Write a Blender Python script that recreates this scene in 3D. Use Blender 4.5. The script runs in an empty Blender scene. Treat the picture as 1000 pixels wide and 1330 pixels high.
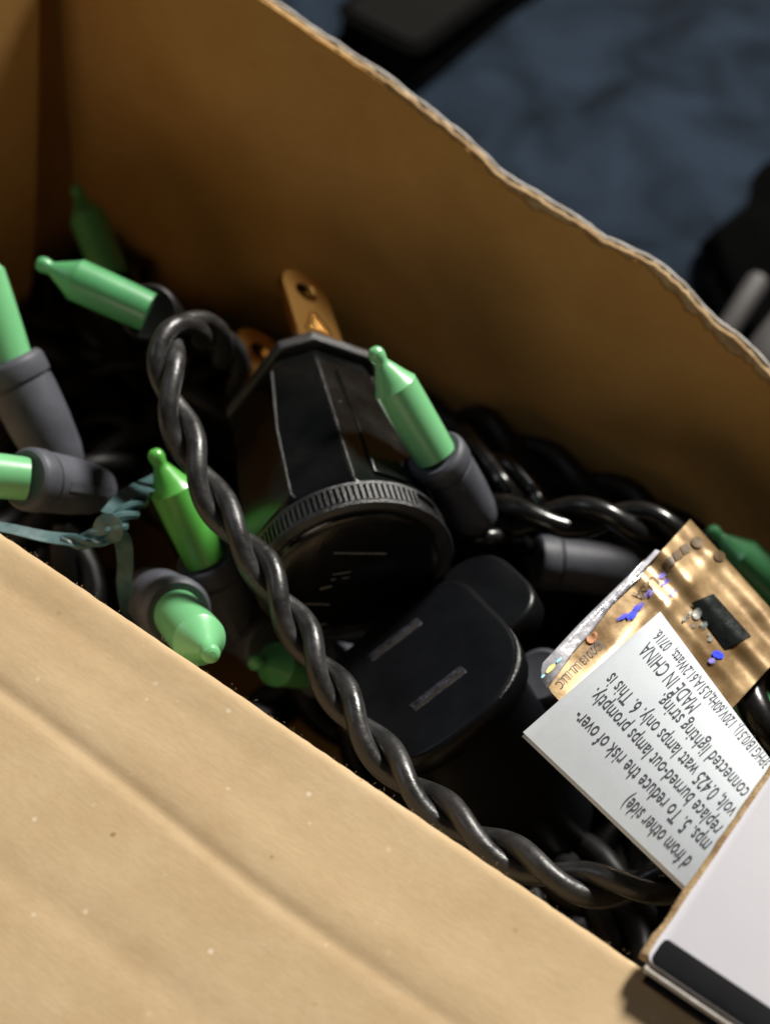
import bpy, bmesh, math, random
from mathutils import Vector, Matrix, noise
random.seed(7)
S = 0.001                       # everything below is written in millimetres
scene = bpy.context.scene
COL = scene.collection

# ------------------------------------------------------------------ camera
PITCH, ROLL, DIST, FPX = 50.0, 5.0, 250.0, 2500.0
p_ = math.radians(PITCH)
R0 = Vector((1, 0, 0)); U0 = Vector((0, math.sin(p_), math.cos(p_))); CB = Vector((0, -math.cos(p_), math.sin(p_)))
r_ = math.radians(ROLL)
CR = R0 * math.cos(r_) + U0 * math.sin(r_)
CU = U0 * math.cos(r_) - R0 * math.sin(r_)
CAM = CB * DIST                 # looks at the origin, the middle of the box mouth
cam_d = bpy.data.cameras.new('camera'); cam = bpy.data.objects.new('camera', cam_d); COL.objects.link(cam)
m = Matrix((CR, CU, CB)).transposed().to_4x4(); m.translation = CAM * S
cam.matrix_world = m
cam_d.sensor_fit = 'VERTICAL'; cam_d.sensor_height = 24.0; cam_d.lens = 24.0 * FPX / 1330.0
cam_d.clip_start = 0.01; cam_d.clip_end = 20
cam_d.dof.use_dof = True; cam_d.dof.focus_distance = 0.228; cam_d.dof.aperture_fstop = 12.5
scene.camera = cam

# ------------------------------------------------------------------ light
world = bpy.data.worlds.new('World'); scene.world = world; world.use_nodes = True
wb = world.node_tree.nodes['Background']; wb.inputs[0].default_value = (0.75, 0.85, 1.0, 1); wb.inputs[1].default_value = 0.014

def area_lamp(name, pos, target, size, power, colour):
    d = bpy.data.lights.new(name, 'AREA'); d.shape = 'DISK'; d.size = size; d.energy = power; d.color = colour
    o = bpy.data.objects.new(name, d); COL.objects.link(o)
    o.location = Vector(pos) * S
    o.rotation_euler = (Vector(target) - Vector(pos)).to_track_quat('-Z', 'Y').to_euler()
    return o
area_lamp('ceiling_lamp', (530, 810, 920), (0, 0, 0), 0.28, 39, (1.0, 0.955, 0.88))
area_lamp('room_lamp', (-800, 120, 700), (0, 0, 0), 0.40, 0.9, (0.80, 0.88, 1.0))
area_lamp('front_fill', (-200, -1050, 300), (20, 60, 0), 0.5, 1.75, (1.0, 0.84, 0.64))  # unseen warm fill added to brighten the upper back wall

vs = scene.view_settings
vs.view_transform = 'Standard'; vs.look = 'None'; vs.exposure = 0.0; vs.gamma = 1.0; vs.use_curve_mapping = False

# ------------------------------------------------------------------ helpers
def ray(px, py):
    return (CR * (px - 500) / FPX + CU * (665 - py) / FPX - CB)
def cp(px, py, d):              # point seen there, d mm nearer than the origin plane
    return CAM + ray(px, py) * (DIST - d)
def cz(px, py, z):              # point seen there at height z
    q = ray(px, py); return CAM + q * ((z - CAM.z) / q.z)
def on_plane(px, py, o, n):
    q = ray(px, py); return CAM + q * ((o - CAM).dot(n) / q.dot(n))
def cv(x, y, z):                # direction given as right, up, toward the viewer
    return (CR * x + CU * y + CB * z).normalized()

def mesh_obj(name, verts, faces, mat=None, parent=None, smooth=True, sharp=None):
    me = bpy.data.meshes.new(name)
    org = Vector((0, 0, 0))
    me.from_pydata([tuple((Vector(v) - org) * S) for v in verts], [], faces)
    me.update()
    bm = bmesh.new(); bm.from_mesh(me); bmesh.ops.recalc_face_normals(bm, faces=bm.faces); bm.to_mesh(me); bm.free()
    if smooth:
        me.polygons.foreach_set('use_smooth', [True] * len(me.polygons))
        me.set_sharp_from_angle(angle=math.radians(sharp if sharp else 40))
    o = bpy.data.objects.new(name, me); COL.objects.link(o)
    if mat: me.materials.append(mat)
    if parent: put_under(o, parent)
    return o
def put_under(o, parent):
    o.parent = parent
    o.matrix_parent_inverse = world_of(parent).inverted()
def world_of(o):
    mb = Matrix.LocRotScale(o.location, o.rotation_euler, o.scale)
    if o.parent: mb = world_of(o.parent) @ o.matrix_parent_inverse @ mb
    return mb
def thing(name, label, cat, loc, group=None):
    o = bpy.data.objects.new(name, None); COL.objects.link(o); o.location = Vector(loc) * S
    o.empty_display_size = 0.01
    return tag(o, label, cat, group)
def tag(o, label=None, cat=None, group=None, kind=None):
    if label: o['label'] = label
    if cat: o['category'] = cat
    if group: o['group'] = group
    if kind: o['kind'] = kind
    return o

def frame(axis, ref):
    a = axis.normalized(); u = (ref - a * ref.dot(a)).normalized(); return a, u, a.cross(u)
def lathe(profile, o, axis, n=32, ref=Vector((0.3, 0.2, 0.9)), caps=True):
    a, u, v = frame(axis, ref); V = []; F = []
    for (t, r) in profile:
        for k in range(n):
            th = 2 * math.pi * k / n
            V.append(o + a * t + (u * math.cos(th) + v * math.sin(th)) * r)
    m_ = len(profile)
    for i in range(m_ - 1):
        for k in range(n):
            F.append((i * n + k, i * n + (k + 1) % n, (i + 1) * n + (k + 1) % n, (i + 1) * n + k))
    if caps:
        F.append(tuple(range(n))); F.append(tuple((m_ - 1) * n + k for k in range(n)))
    return V, F
def join(*parts):
    V = []; F = []
    for v, f in parts:
        b = len(V); V += list(v); F += [tuple(i + b for i in q) for q in f]
    return V, F
def spline(pts, step=1.0):
    P = [pts[0] * 2 - pts[1]] + list(pts) + [pts[-1] * 2 - pts[-2]]
    out = []
    for i in range(1, len(P) - 2):
        a, b, c, d = P[i - 1], P[i], P[i + 1], P[i + 2]
        n = max(2, int((c - b).length / step))
        for k in range(n):
            t = k / n
            out.append(0.5 * ((2 * b) + (c - a) * t + (2 * a - 5 * b + 4 * c - d) * t * t + (3 * b - a - 3 * c + d) * t ** 3))
    out.append(P[-2]); return out
def transport(C, ref):
    T = []
    for i in range(len(C)):
        T.append((C[min(i + 1, len(C) - 1)] - C[max(i - 1, 0)]).normalized())
    e = (ref - T[0] * ref.dot(T[0])).normalized(); E = [e]
    for i in range(1, len(C)):
        e = (e - T[i] * e.dot(T[i])).normalized(); E.append(e)
    return T, E
def tube(C, r, n=14, ref=Vector((0.1, 0.3, 0.9))):
    T, E = transport(C, ref); V = []; F = []
    for i, c in enumerate(C):
        rr = r(i / (len(C) - 1)) if callable(r) else r
        f = T[i].cross(E[i])
        for k in range(n):
            th = 2 * math.pi * k / n
            V.append(c + (E[i] * math.cos(th) + f * math.sin(th)) * rr)
    for i in range(len(C) - 1):
        for k in range(n):
            F.append((i * n + k, i * n + (k + 1) % n, (i + 1) * n + (k + 1) % n, (i + 1) * n + k))
    F.append(tuple(range(n))); F.append(tuple((len(C) - 1) * n + k for k in range(n)))
    return V, F
def ribbon(C, half, thick, normals):
    V = []; F = []
    T, _ = transport(C, normals[0])
    for i, c in enumerate(C):
        nn = normals[i]; nn = (nn - T[i] * nn.dot(T[i])).normalized(); s = T[i].cross(nn)
        h = half(i / (len(C) - 1)) if callable(half) else half
        V += [c + s * h + nn * thick, c - s * h + nn * thick, c - s * h - nn * thick, c + s * h - nn * thick]
    for i in range(len(C) - 1):
        for k in range(4):
            F.append((4 * i + k, 4 * i + (k + 1) % 4, 4 * i + 4 + (k + 1) % 4, 4 * i + 4 + k))
    F += [(0, 1, 2, 3), tuple(4 * (len(C) - 1) + k for k in range(4))]
    return V, F
def boxm(o, x, y, z, hx, hy, z0, z1):
    V = [o + x * sx * hx + y * sy * hy + z * zz for zz in (z0, z1) for (sx, sy) in ((-1, -1), (1, -1), (1, 1), (-1, 1))]
    return V, [(0, 1, 2, 3), (4, 5, 6, 7), (0, 1, 5, 4), (1, 2, 6, 5), (2, 3, 7, 6), (3, 0, 4, 7)]
def offset2(P, k):
    out = []
    for i in range(len(P)):
        a = Vector(P[i - 1]); b = Vector(P[i]); c = Vector(P[(i + 1) % len(P)])
        t1 = (b - a).normalized(); t2 = (c - b).normalized(); t = (t1 + t2).normalized()
        out.append((b.x - t.y * k, b.y + t.x * k))      # positive k moves inwards on a ccw outline
    return out
def plate(P, o, x, y, z, z0, z1, bev=0.5):
    rings = [(offset2(P, bev), z0), (P, z0 + bev), (P, z1 - bev)]
    for k in (0.3, 0.7, 1.0):
        a = k * math.pi / 2
        rings.append((offset2(P, bev * (1 - math.cos(a))), z1 - bev + bev * math.sin(a)))
    V = []; F = []; n = len(P)
    for Q, zz in rings:
        V += [o + x * q[0] + y * q[1] + z * zz for q in Q]
    for i in range(len(rings) - 1):
        for k in range(n):
            F.append((i * n + k, i * n + (k + 1) % n, (i + 1) * n + (k + 1) % n, (i + 1) * n + k))
    F.append(tuple(range(n))); F.append(tuple((len(rings) - 1) * n + k for k in range(n)))
    return V, F
def rrect(x0, x1, y0, y1, r, n=8):
    P = []
    for cx, cy, a0 in ((x1 - r, y0 + r, -90), (x1 - r, y1 - r, 0), (x0 + r, y1 - r, 90), (x0 + r, y0 + r, 180)):
        for k in range(n + 1):
            a = math.radians(a0 + 90 * k / n); P.append((cx + r * math.cos(a), cy + r * math.sin(a)))
    return P

# ------------------------------------------------------------------ materials
def nd(nt, t, **kw):
    n = nt.nodes.new(t)
    for k, v in kw.items():
        if k in n.inputs: n.inputs[k].default_value = v
        else: setattr(n, k, v)
    return n
def base_mat(name, rough=0.5, metal=0.0, spec=0.5):
    mt = bpy.data.materials.new(name); mt.use_nodes = True
    b = mt.node_tree.nodes['Principled BSDF']
    b.inputs['Roughness'].default_value = rough; b.inputs['Metallic'].default_value = metal
    b.inputs['Specular IOR Level'].default_value = spec
    return mt, mt.node_tree, b
def speckled(name, c1, c2, scale, rough=0.5, metal=0.0, bump=0.0, bscale=4000, spec=0.5, rvar=0.0, detail=4, stretch=None):
    mt, nt, b = base_mat(name, rough, metal, spec)
    tc = nd(nt, 'ShaderNodeTexCoord'); src = tc.outputs['Object']
    if stretch:
        mp = nd(nt, 'ShaderNodeMapping'); mp.inputs['Scale'].default_value = stretch; mp.inputs['Rotation'].default_value = (0, 0, KRAFT_ROT)
        nt.links.new(src, mp.inputs['Vector']); src = mp.outputs[0]
    n1 = nd(nt, 'ShaderNodeTexNoise', Scale=scale, Detail=detail, Roughness=0.6); nt.links.new(src, n1.inputs['Vector'])
    cr = nd(nt, 'ShaderNodeValToRGB'); cr.color_ramp.elements[0].position = 0.35; cr.color_ramp.elements[1].position = 0.65
    cr.color_ramp.elements[0].color = (*c1, 1); cr.color_ramp.elements[1].color = (*c2, 1)
    nt.links.new(n1.outputs['Fac'], cr.inputs[0]); nt.links.new(cr.outputs[0], b.inputs['Base Color'])
    n2 = nd(nt, 'ShaderNodeTexNoise', Scale=bscale, Detail=3.0); nt.links.new(tc.outputs['Object'], n2.inputs['Vector'])
    if bump:
        bp = nd(nt, 'ShaderNodeBump', Strength=bump, Distance=0.0002); nt.links.new(n2.outputs['Fac'], bp.inputs['Height'])
        nt.links.new(bp.outputs[0], b.inputs['Normal'])
    if rvar:
        mr = nd(nt, 'ShaderNodeMapRange'); mr.inputs['To Min'].default_value = rough - rvar; mr.inputs['To Max'].default_value = rough + rvar
        mr.inputs['From Min'].default_value = 0.3; mr.inputs['From Max'].default_value = 0.7
        nt.links.new(n1.outputs['Fac'], mr.inputs['Value']); nt.links.new(mr.outputs[0], b.inputs['Roughness'])
    return mt
KRAFT_ROT = 0.0
def kraft(name, c1, c2, c3, specks=True):
    mt, nt, b = base_mat(name, 0.85, 0, 0.25)
    tc = nd(nt, 'ShaderNodeTexCoord')
    n1 = nd(nt, 'ShaderNodeTexNoise', Scale=75.0, Detail=9.0, Roughness=0.68); nt.links.new(tc.outputs['Object'], n1.inputs['Vector'])
    cr = nd(nt, 'ShaderNodeValToRGB'); cr.color_ramp.elements[0].position = 0.3; cr.color_ramp.elements[1].position = 0.72
    cr.color_ramp.elements[0].color = (*c1, 1); cr.color_ramp.elements[1].color = (*c2, 1)
    nt.links.new(n1.outputs['Fac'], cr.inputs[0])
    # paper fibres: noise squeezed along the long side of the box
    mp = nd(nt, 'ShaderNodeMapping'); mp.vector_type = 'TEXTURE'; mp.inputs['Rotation'].default_value = (0, 0, FIB); mp.inputs['Scale'].default_value = (1 / 420, 1 / 2600, 1 / 2600)
    nt.links.new(tc.outputs['Object'], mp.inputs['Vector'])
    n2 = nd(nt, 'ShaderNodeTexNoise', Scale=1.0, Detail=5.0, Roughness=0.65); nt.links.new(mp.outputs[0], n2.inputs['Vector'])
    mx = nd(nt, 'ShaderNodeMix', data_type='RGBA', blend_type='MULTIPLY'); mx.inputs['Factor'].default_value = 0.32
    r2 = nd(nt, 'ShaderNodeValToRGB'); r2.color_ramp.elements[0].position = 0.3; r2.color_ramp.elements[1].position = 0.65
    r2.color_ramp.elements[0].color = (0.78, 0.74, 0.68, 1); r2.color_ramp.elements[1].color = (1.06, 1.06, 1.05, 1)
    nt.links.new(n2.outputs['Fac'], r2.inputs[0]); nt.links.new(cr.outputs[0], mx.inputs[6]); nt.links.new(r2.outputs[0], mx.inputs[7])
    out = mx.outputs[2]
    if specks:
        v = nd(nt, 'ShaderNodeTexVoronoi', Scale=190.0); nt.links.new(tc.outputs['Object'], v.inputs['Vector'])
        n3 = nd(nt, 'ShaderNodeTexNoise', Scale=900.0, Detail=2.0); nt.links.new(tc.outputs['Object'], n3.inputs['Vector'])
        ad = nd(nt, 'ShaderNodeMath', operation='MULTIPLY_ADD'); ad.inputs[1].default_value = 0.16
        nt.links.new(n3.outputs['Fac'], ad.inputs[0]); nt.links.new(v.outputs['Distance'], ad.inputs[2])
        r3 = nd(nt, 'ShaderNodeValToRGB'); r3.color_ramp.elements[0].position = 0.115; r3.color_ramp.elements[1].position = 0.15
        r3.color_ramp.elements[0].color = (1, 1, 1, 1); r3.color_ramp.elements[1].color = (0, 0, 0, 1)
        nt.links.new(ad.outputs[0], r3.inputs[0])
        ml = nd(nt, 'ShaderNodeMath', operation='MULTIPLY'); nt.links.new(r3.outputs[0], ml.inputs[0]); nt.links.new(v.outputs['Color'], ml.inputs[1])
        m2 = nd(nt, 'ShaderNodeMix', data_type='RGBA'); nt.links.new(ml.outputs[0], m2.inputs[0]); nt.links.new(out, m2.inputs[6]); m2.inputs[7].default_value = (*c3, 1)
        out = m2.outputs[2]
        v2 = nd(nt, 'ShaderNodeTexVoronoi', Scale=260.0); nt.links.new(tc.outputs['Object'], v2.inputs['Vector'])
        r4 = nd(nt, 'ShaderNodeValToRGB'); r4.color_ramp.elements[0].position = 0.05; r4.color_ramp.elements[1].position = 0.11
        r4.color_ramp.elements[0].color = (1, 1, 1, 1); r4.color_ramp.elements[1].color = (0, 0, 0, 1); nt.links.new(v2.outputs['Distance'], r4.inputs[0])
        m3 = nd(nt, 'ShaderNodeMath', operation='MULTIPLY'); nt.links.new(r4.outputs[0], m3.inputs[0]); nt.links.new(v2.outputs['Color'], m3.inputs[1])
        m4 = nd(nt, 'ShaderNodeMix', data_type='RGBA'); nt.links.new(m3.outputs[0], m4.inputs[0]); nt.links.new(out, m4.inputs[6]); m4.inputs[7].default_value = (0.68, 0.58, 0.42, 1)
        out = m4.outputs[2]
    nt.links.new(out, b.inputs['Base Color'])
    n4 = nd(nt, 'ShaderNodeTexNoise', Scale=1500.0, Detail=5.0); nt.links.new(tc.outputs['Object'], n4.inputs['Vector'])
    bp = nd(nt, 'ShaderNodeBump', Strength=0.25, Distance=0.00010); nt.links.new(n4.outputs['Fac'], bp.inputs['Height'])
    nt.links.new(bp.outputs[0], b.inputs['Normal'])
    return mt

# the box frame: L runs along the front rim, W goes to the back wall
RIM = 6.0
P0 = cz(0, 685, RIM); P1 = cz(820, 1240, RIM)
L = (P1 - P0); L.z = 0; L.normalize(); W = Vector((0, 0, 1)).cross(L); Z = Vector((0, 0, 1))
if W.y < 0: W = -W
FIB = math.atan2(L.y, L.x)
def bx(l, w, z):
    q = P0 + L * l + W * w; q.z = z; return q
def to_bx(q):
    return ((q - P0).dot(L), (q - P0).dot(W), q.z)

M = {}
M['kraft'] = kraft('kraft_board', (0.445, 0.315, 0.175), (0.54, 0.405, 0.243), (0.28, 0.18, 0.085))
M['kraft_bounce'] = kraft('kraft_bounce_tint', (0.46, 0.245, 0.07), (0.53, 0.30, 0.095), (0.36, 0.21, 0.09), specks=False)  # warm bounced light is put into this more saturated kraft colour
M['core'] = speckled('torn_core', (0.30, 0.185, 0.085), (0.52, 0.37, 0.20), 420, 0.95, bump=0.8, bscale=2500)
M['white_paper'] = speckled('white_print', (0.74, 0.73, 0.79), (0.77, 0.76, 0.82), 60, 0.42, bump=0.05, bscale=1500)
M['liner'] = speckled('white_liner', (0.34, 0.31, 0.27), (0.55, 0.53, 0.50), 500, 0.85, bump=0.4, bscale=2500)
M['black_print'] = speckled('black_print', (0.004, 0.004, 0.005), (0.007, 0.007, 0.009), 300, 0.6, bump=0.1, spec=0.15)
M['plastic'] = speckled('black_plastic', (0.0022, 0.0026, 0.0026), (0.004, 0.0046, 0.0044), 110, 0.22, bump=0.12, bscale=1800, spec=0.45, rvar=0.1)
M['ring'] = speckled('black_grip', (0.008, 0.008, 0.009), (0.018, 0.018, 0.02), 400, 0.33, bump=0.7, bscale=5000, spec=0.85)
M['pale_glint'] = speckled('painted_highlight', (0.10, 0.10, 0.11), (0.30, 0.30, 0.31), 2500, 0.4, bump=0.6, bscale=3000)  # pale grey that paints highlights and glints onto the black plug
M['satin'] = speckled('satin_plastic', (0.003, 0.0034, 0.0045), (0.005, 0.0056, 0.007), 200, 0.33, bump=0.12, bscale=4000, spec=0.28)
M['slot'] = speckled('slot_rim', (0.004, 0.004, 0.007), (0.040, 0.040, 0.054), 1100, 0.45, bump=0.9, bscale=3000)
M['cord'] = speckled('cord_pvc', (0.014, 0.0135, 0.0135), (0.027, 0.026, 0.026), 330, 0.38, bump=0.32, bscale=1300, spec=0.5, rvar=0.12)
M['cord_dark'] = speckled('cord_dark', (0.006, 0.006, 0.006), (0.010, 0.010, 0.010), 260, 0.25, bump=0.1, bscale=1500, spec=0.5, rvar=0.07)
M['tangle'] = speckled('cord_shaded', (0.004, 0.004, 0.004), (0.007, 0.007, 0.007), 260, 0.45, bump=0.1, bscale=1500, spec=0.2)  # darker copy of the cord colour, painting shade into the box depths
M['socket'] = speckled('socket_grey', (0.052, 0.055, 0.068), (0.078, 0.082, 0.10), 200, 0.55, bump=0.15, bscale=2500, spec=0.4)
M['brass'] = speckled('brass', (0.42, 0.235, 0.065), (0.47, 0.27, 0.085), 60, 0.27, metal=1.0, bump=0.02)
M['hole'] = speckled('slot_shade_dark', (0.01, 0.008, 0.005), (0.02, 0.015, 0.01), 400, 0.6)
M['paper'] = speckled('tag_paper', (0.66, 0.71, 0.76), (0.71, 0.76, 0.80), 120, 0.38, bump=0.08, bscale=900)
M['ink'] = speckled('ink', (0.045, 0.047, 0.06), (0.09, 0.09, 0.11), 3500, 0.5)
M['gold'] = speckled('gold_foil', (0.25, 0.15, 0.062), (0.46, 0.31, 0.15), 150, 0.28, metal=0.45, bump=0.16, bscale=500, rvar=0.12, spec=0.7)
M['gold'].node_tree.nodes['Principled BSDF'].inputs['Coat Weight'].default_value = 0.8; M['gold'].node_tree.nodes['Principled BSDF'].inputs['Coat Roughness'].default_value = 0.15
M['gold_pale'] = speckled('gold_pale', (0.50, 0.39, 0.23), (0.62, 0.50, 0.31), 200, 0.4, bump=0.1, bscale=900)
M['silver'] = speckled('clear_film', (0.30, 0.30, 0.34), (0.60, 0.60, 0.64), 420, 0.22, metal=0.1, bump=0.8, bscale=700, rvar=0.12)
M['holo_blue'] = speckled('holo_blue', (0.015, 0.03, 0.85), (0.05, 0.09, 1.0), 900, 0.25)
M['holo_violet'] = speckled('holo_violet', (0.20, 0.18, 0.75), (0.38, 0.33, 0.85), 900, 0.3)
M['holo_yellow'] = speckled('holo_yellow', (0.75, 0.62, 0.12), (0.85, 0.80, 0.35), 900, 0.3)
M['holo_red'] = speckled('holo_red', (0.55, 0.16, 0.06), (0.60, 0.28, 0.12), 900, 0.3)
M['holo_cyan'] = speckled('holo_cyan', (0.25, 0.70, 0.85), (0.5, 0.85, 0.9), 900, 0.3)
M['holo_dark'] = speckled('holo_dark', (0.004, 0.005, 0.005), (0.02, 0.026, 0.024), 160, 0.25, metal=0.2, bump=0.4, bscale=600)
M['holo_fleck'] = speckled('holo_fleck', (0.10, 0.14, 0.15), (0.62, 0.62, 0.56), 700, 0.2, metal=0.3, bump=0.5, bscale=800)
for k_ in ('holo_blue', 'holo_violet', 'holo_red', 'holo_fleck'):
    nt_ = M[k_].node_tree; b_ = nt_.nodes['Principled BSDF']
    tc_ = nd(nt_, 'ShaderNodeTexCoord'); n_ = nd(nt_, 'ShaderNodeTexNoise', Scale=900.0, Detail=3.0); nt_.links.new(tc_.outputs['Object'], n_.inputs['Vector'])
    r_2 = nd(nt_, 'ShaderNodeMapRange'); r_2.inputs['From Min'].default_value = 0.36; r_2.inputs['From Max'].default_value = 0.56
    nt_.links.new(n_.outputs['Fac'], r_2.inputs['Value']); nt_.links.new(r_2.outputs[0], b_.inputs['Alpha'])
M['foil_brown'] = speckled('foil_brown', (0.07, 0.045, 0.02), (0.16, 0.10, 0.05), 500, 0.35, metal=0.1)
M['tie'] = speckled('tie_teal', (0.05, 0.13, 0.14), (0.15, 0.28, 0.29), 260, 0.35, bump=0.3, bscale=900)
for k_ in ('tie',):
    b_ = M[k_].node_tree.nodes['Principled BSDF']; b_.inputs['Transmission Weight'].default_value = 0.6
M['slab'] = speckled('slab_glass', (0.006, 0.0058, 0.0055), (0.008, 0.0078, 0.0072), 20, 0.95, spec=0.05)
M['slab_side'] = speckled('slab_side', (0.002, 0.002, 0.002), (0.003, 0.003, 0.003), 40, 0.9, spec=0.02)
M['shadow_black'] = speckled('shadow_black', (0.0012, 0.0012, 0.0012), (0.002, 0.002, 0.002), 60, 1.0, spec=0.02)
M['grey_metal'] = speckled('grey_metal', (0.045, 0.042, 0.041), (0.07, 0.066, 0.065), 40, 0.6)

def green_mat(name, c1, c2):
    mt = speckled(name, c1, c2, 90, 0.34, bump=0.05, bscale=900, spec=0.45)
    b = mt.node_tree.nodes['Principled BSDF']
    b.inputs['Subsurface Weight'].default_value = 0.15; b.inputs['Subsurface Radius'].default_value = (0.3, 1.0, 0.3); b.inputs['Subsurface Scale'].default_value = 0.0008
    b.inputs['Coat Weight'].default_value = 0.2; b.inputs['Coat Roughness'].default_value = 0.12
    return mt
M['green'] = green_mat('bulb_green', (0.155, 0.455, 0.20), (0.18, 0.50, 0.23))
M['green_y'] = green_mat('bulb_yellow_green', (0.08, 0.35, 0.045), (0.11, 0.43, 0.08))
M['green_shaded'] = green_mat('bulb_green_shaded', (0.07, 0.27, 0.105), (0.09, 0.33, 0.135))  # darker copy of the bulb green, shade put into the colour

# rug under the box
def rug_mat():
    mt, nt, b = base_mat('rug_fabric', 0.95, 0, 0.1)
    tc = nd(nt, 'ShaderNodeTexCoord')
    n1 = nd(nt, 'ShaderNodeTexNoise', Scale=42.0, Detail=4.0, Roughness=0.5, Distortion=0.9); nt.links.new(tc.outputs['Object'], n1.inputs['Vector'])
    cr = nd(nt, 'ShaderNodeValToRGB'); cr.color_ramp.elements[0].position = 0.36; cr.color_ramp.elements[1].position = 0.66
    cr.color_ramp.elements[0].color = (0.005, 0.008, 0.013, 1); cr.color_ramp.elements[1].color = (0.016, 0.026, 0.042, 1)
    nt.links.new(n1.outputs['Fac'], cr.inputs[0]); nt.links.new(cr.outputs[0], b.inputs['Base Color'])
    n2 = nd(nt, 'ShaderNodeTexNoise', Scale=900.0, Detail=4.0); nt.links.new(tc.outputs['Object'], n2.inputs['Vector'])
    bp = nd(nt, 'ShaderNodeBump', Strength=0.6, Distance=0.001); nt.links.new(n2.outputs['Fac'], bp.inputs['Height']); nt.links.new(bp.outputs[0], b.inputs['Normal'])
    return mt
M['rug'] = rug_mat()

# ------------------------------------------------------------------ setting: rug
FLOOR = -84.0
V = []; F = []; n = 90
xs = [(-1200 + 2400 * i / n) for i in range(n + 1)]
for j in range(n + 1):
    for i in range(n + 1):
        x, y = xs[i], xs[j] + 200
        h = 3.0 * noise.noise(Vector((x / 42, y / 42, 0))) + 2.0 * noise.noise(Vector((x / 95, y / 95, 3)))
        V.append(Vector((x, y, FLOOR - 2.5 + h)))
for j in range(n):
    for i in range(n):
        a = j * (n + 1) + i; F.append((a, a + 1, a + n + 2, a + n + 1))
rug = mesh_obj('rug', V, F, M['rug']); tag(rug, kind='structure')

# ------------------------------------------------------------------ cardboard box
WD = to_bx(cz(330, 0, 20.0))[1]                # inner depth of the box
wall_o = P0 + W * WD
edge_px = [(330, -11), (350, 3), (405, 43), (467, 85), (500, 107), (551, 146), (584, 170), (625, 203), (641, 221), (665, 237), (700, 257), (733, 279), (760, 296), (779, 314), (787, 315), (825, 335), (848, 347), (880, 373), (905, 400), (930, 424), (950, 437), (972, 455), (1000, 487)]
prof = [to_bx(on_plane(x, y, wall_o, W)) for x, y in edge_px]
prof = [(q[0], q[2]) for q in prof]
L_LEFT = to_bx(on_plane(84, 120, wall_o, W))[0]     # where the left end wall meets the back wall
L_RIGHT = 215.0
prof = [(L_LEFT - 4, prof[0][1] + 7), ((L_LEFT + prof[0][0]) / 2, prof[0][1] + 3.5)] + prof + [(prof[-1][0] + 12, prof[-1][1] - 2), (L_RIGHT, prof[-1][1] - 4)]
def ztop(l):
    for a, b in zip(prof, prof[1:]):
        if a[0] <= l <= b[0]:
            t = (l - a[0]) / (b[0] - a[0]); return a[1] + (b[1] - a[1]) * t
    return prof[0][1] if l < prof[0][0] else prof[-1][1]
def n1d(x, s): return noise.noise(Vector((x * s, 3.7, 1.3)))

box = thing('cardboard_box', 'torn open brown cardboard box full of green string lights, white printed outside', 'box', bx(60, WD / 2, FLOOR))
def sheet(name, l0, l1, wa, wb, topf, mat, parent, nl=260, nz=14, zb=FLOOR + 1, wavef=None):
    V = []; F = []
    for side, w in ((0, wa), (1, wb)):
        for i in range(nl + 1):
            l = l0 + (l1 - l0) * i / nl; zt = topf(l)
            for j in range(nz + 1):
                t = (j / nz); z = zb + (zt - zb) * (1 - (1 - t) ** 2)
                dw = wavef(l, z) if wavef else 0
                V.append(bx(l, w + dw, z))
    k = nz + 1; off = (nl + 1) * k
    for s in (0, 1):
        for i in range(nl):
            for j in range(nz):
                a = s * off + i * k + j; F.append((a, a + k, a + k + 1, a + 1))
    for i in range(nl):
        a = i * k + nz; F.append((a, a + k, off + a + k, off + a))
        a = i * k; F.append((a, a + k, off + a + k, off + a))
    for i in (0, nl):
        for j in range(nz):
            a = i * k + j; F.append((a, a + 1, off + a + 1, off + a))
    return mesh_obj(name, V, F, mat, parent, sharp=50)
wave_back = lambda l, z: 0.7 * n1d(l, 0.045) + 0.35 * noise.noise(Vector((l * 0.03, z * 0.05, 8)))
def z_in(l):
    rag = 0.5 + 1.6 * max(0, n1d(l, 0.09) + 0.05) + 1.3 * max(0, n1d(l, 0.45) - .1) + 0.5 * n1d(l, 1.7) + 0.3 * n1d(l, 3.9)
    rr = (l - prof[3][0]) / (prof[-3][0] - prof[3][0])
    return ztop(l) - 0.25 - rag * (0.15 + 1.5 * max(0, min(1, rr)))
backw = sheet('back_wall', L_LEFT - 3, L_RIGHT, WD, WD + 0.35, z_in, M['kraft_bounce'], box, nl=520, wavef=wave_back)
tag(backw, 'shadowed brown back wall with ragged torn upper edge')
sheet('board_core', L_LEFT - 3, L_RIGHT, WD + 0.37, WD + 1.15, lambda l: ztop(l) - 0.35 + 0.25 * n1d(l, 0.8) + 0.15 * n1d(l, 2.5), M['core'], backw, nl=520, wavef=wave_back)
sheet('outer_liner', L_LEFT - 3, L_RIGHT, WD + 1.17, WD + 1.5, lambda l: ztop(l) - 0.12 + 0.3 * n1d(l, 0.35) + 0.15 * n1d(l, 1.3), M['liner'], backw, nl=420, wavef=wave_back)
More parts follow.
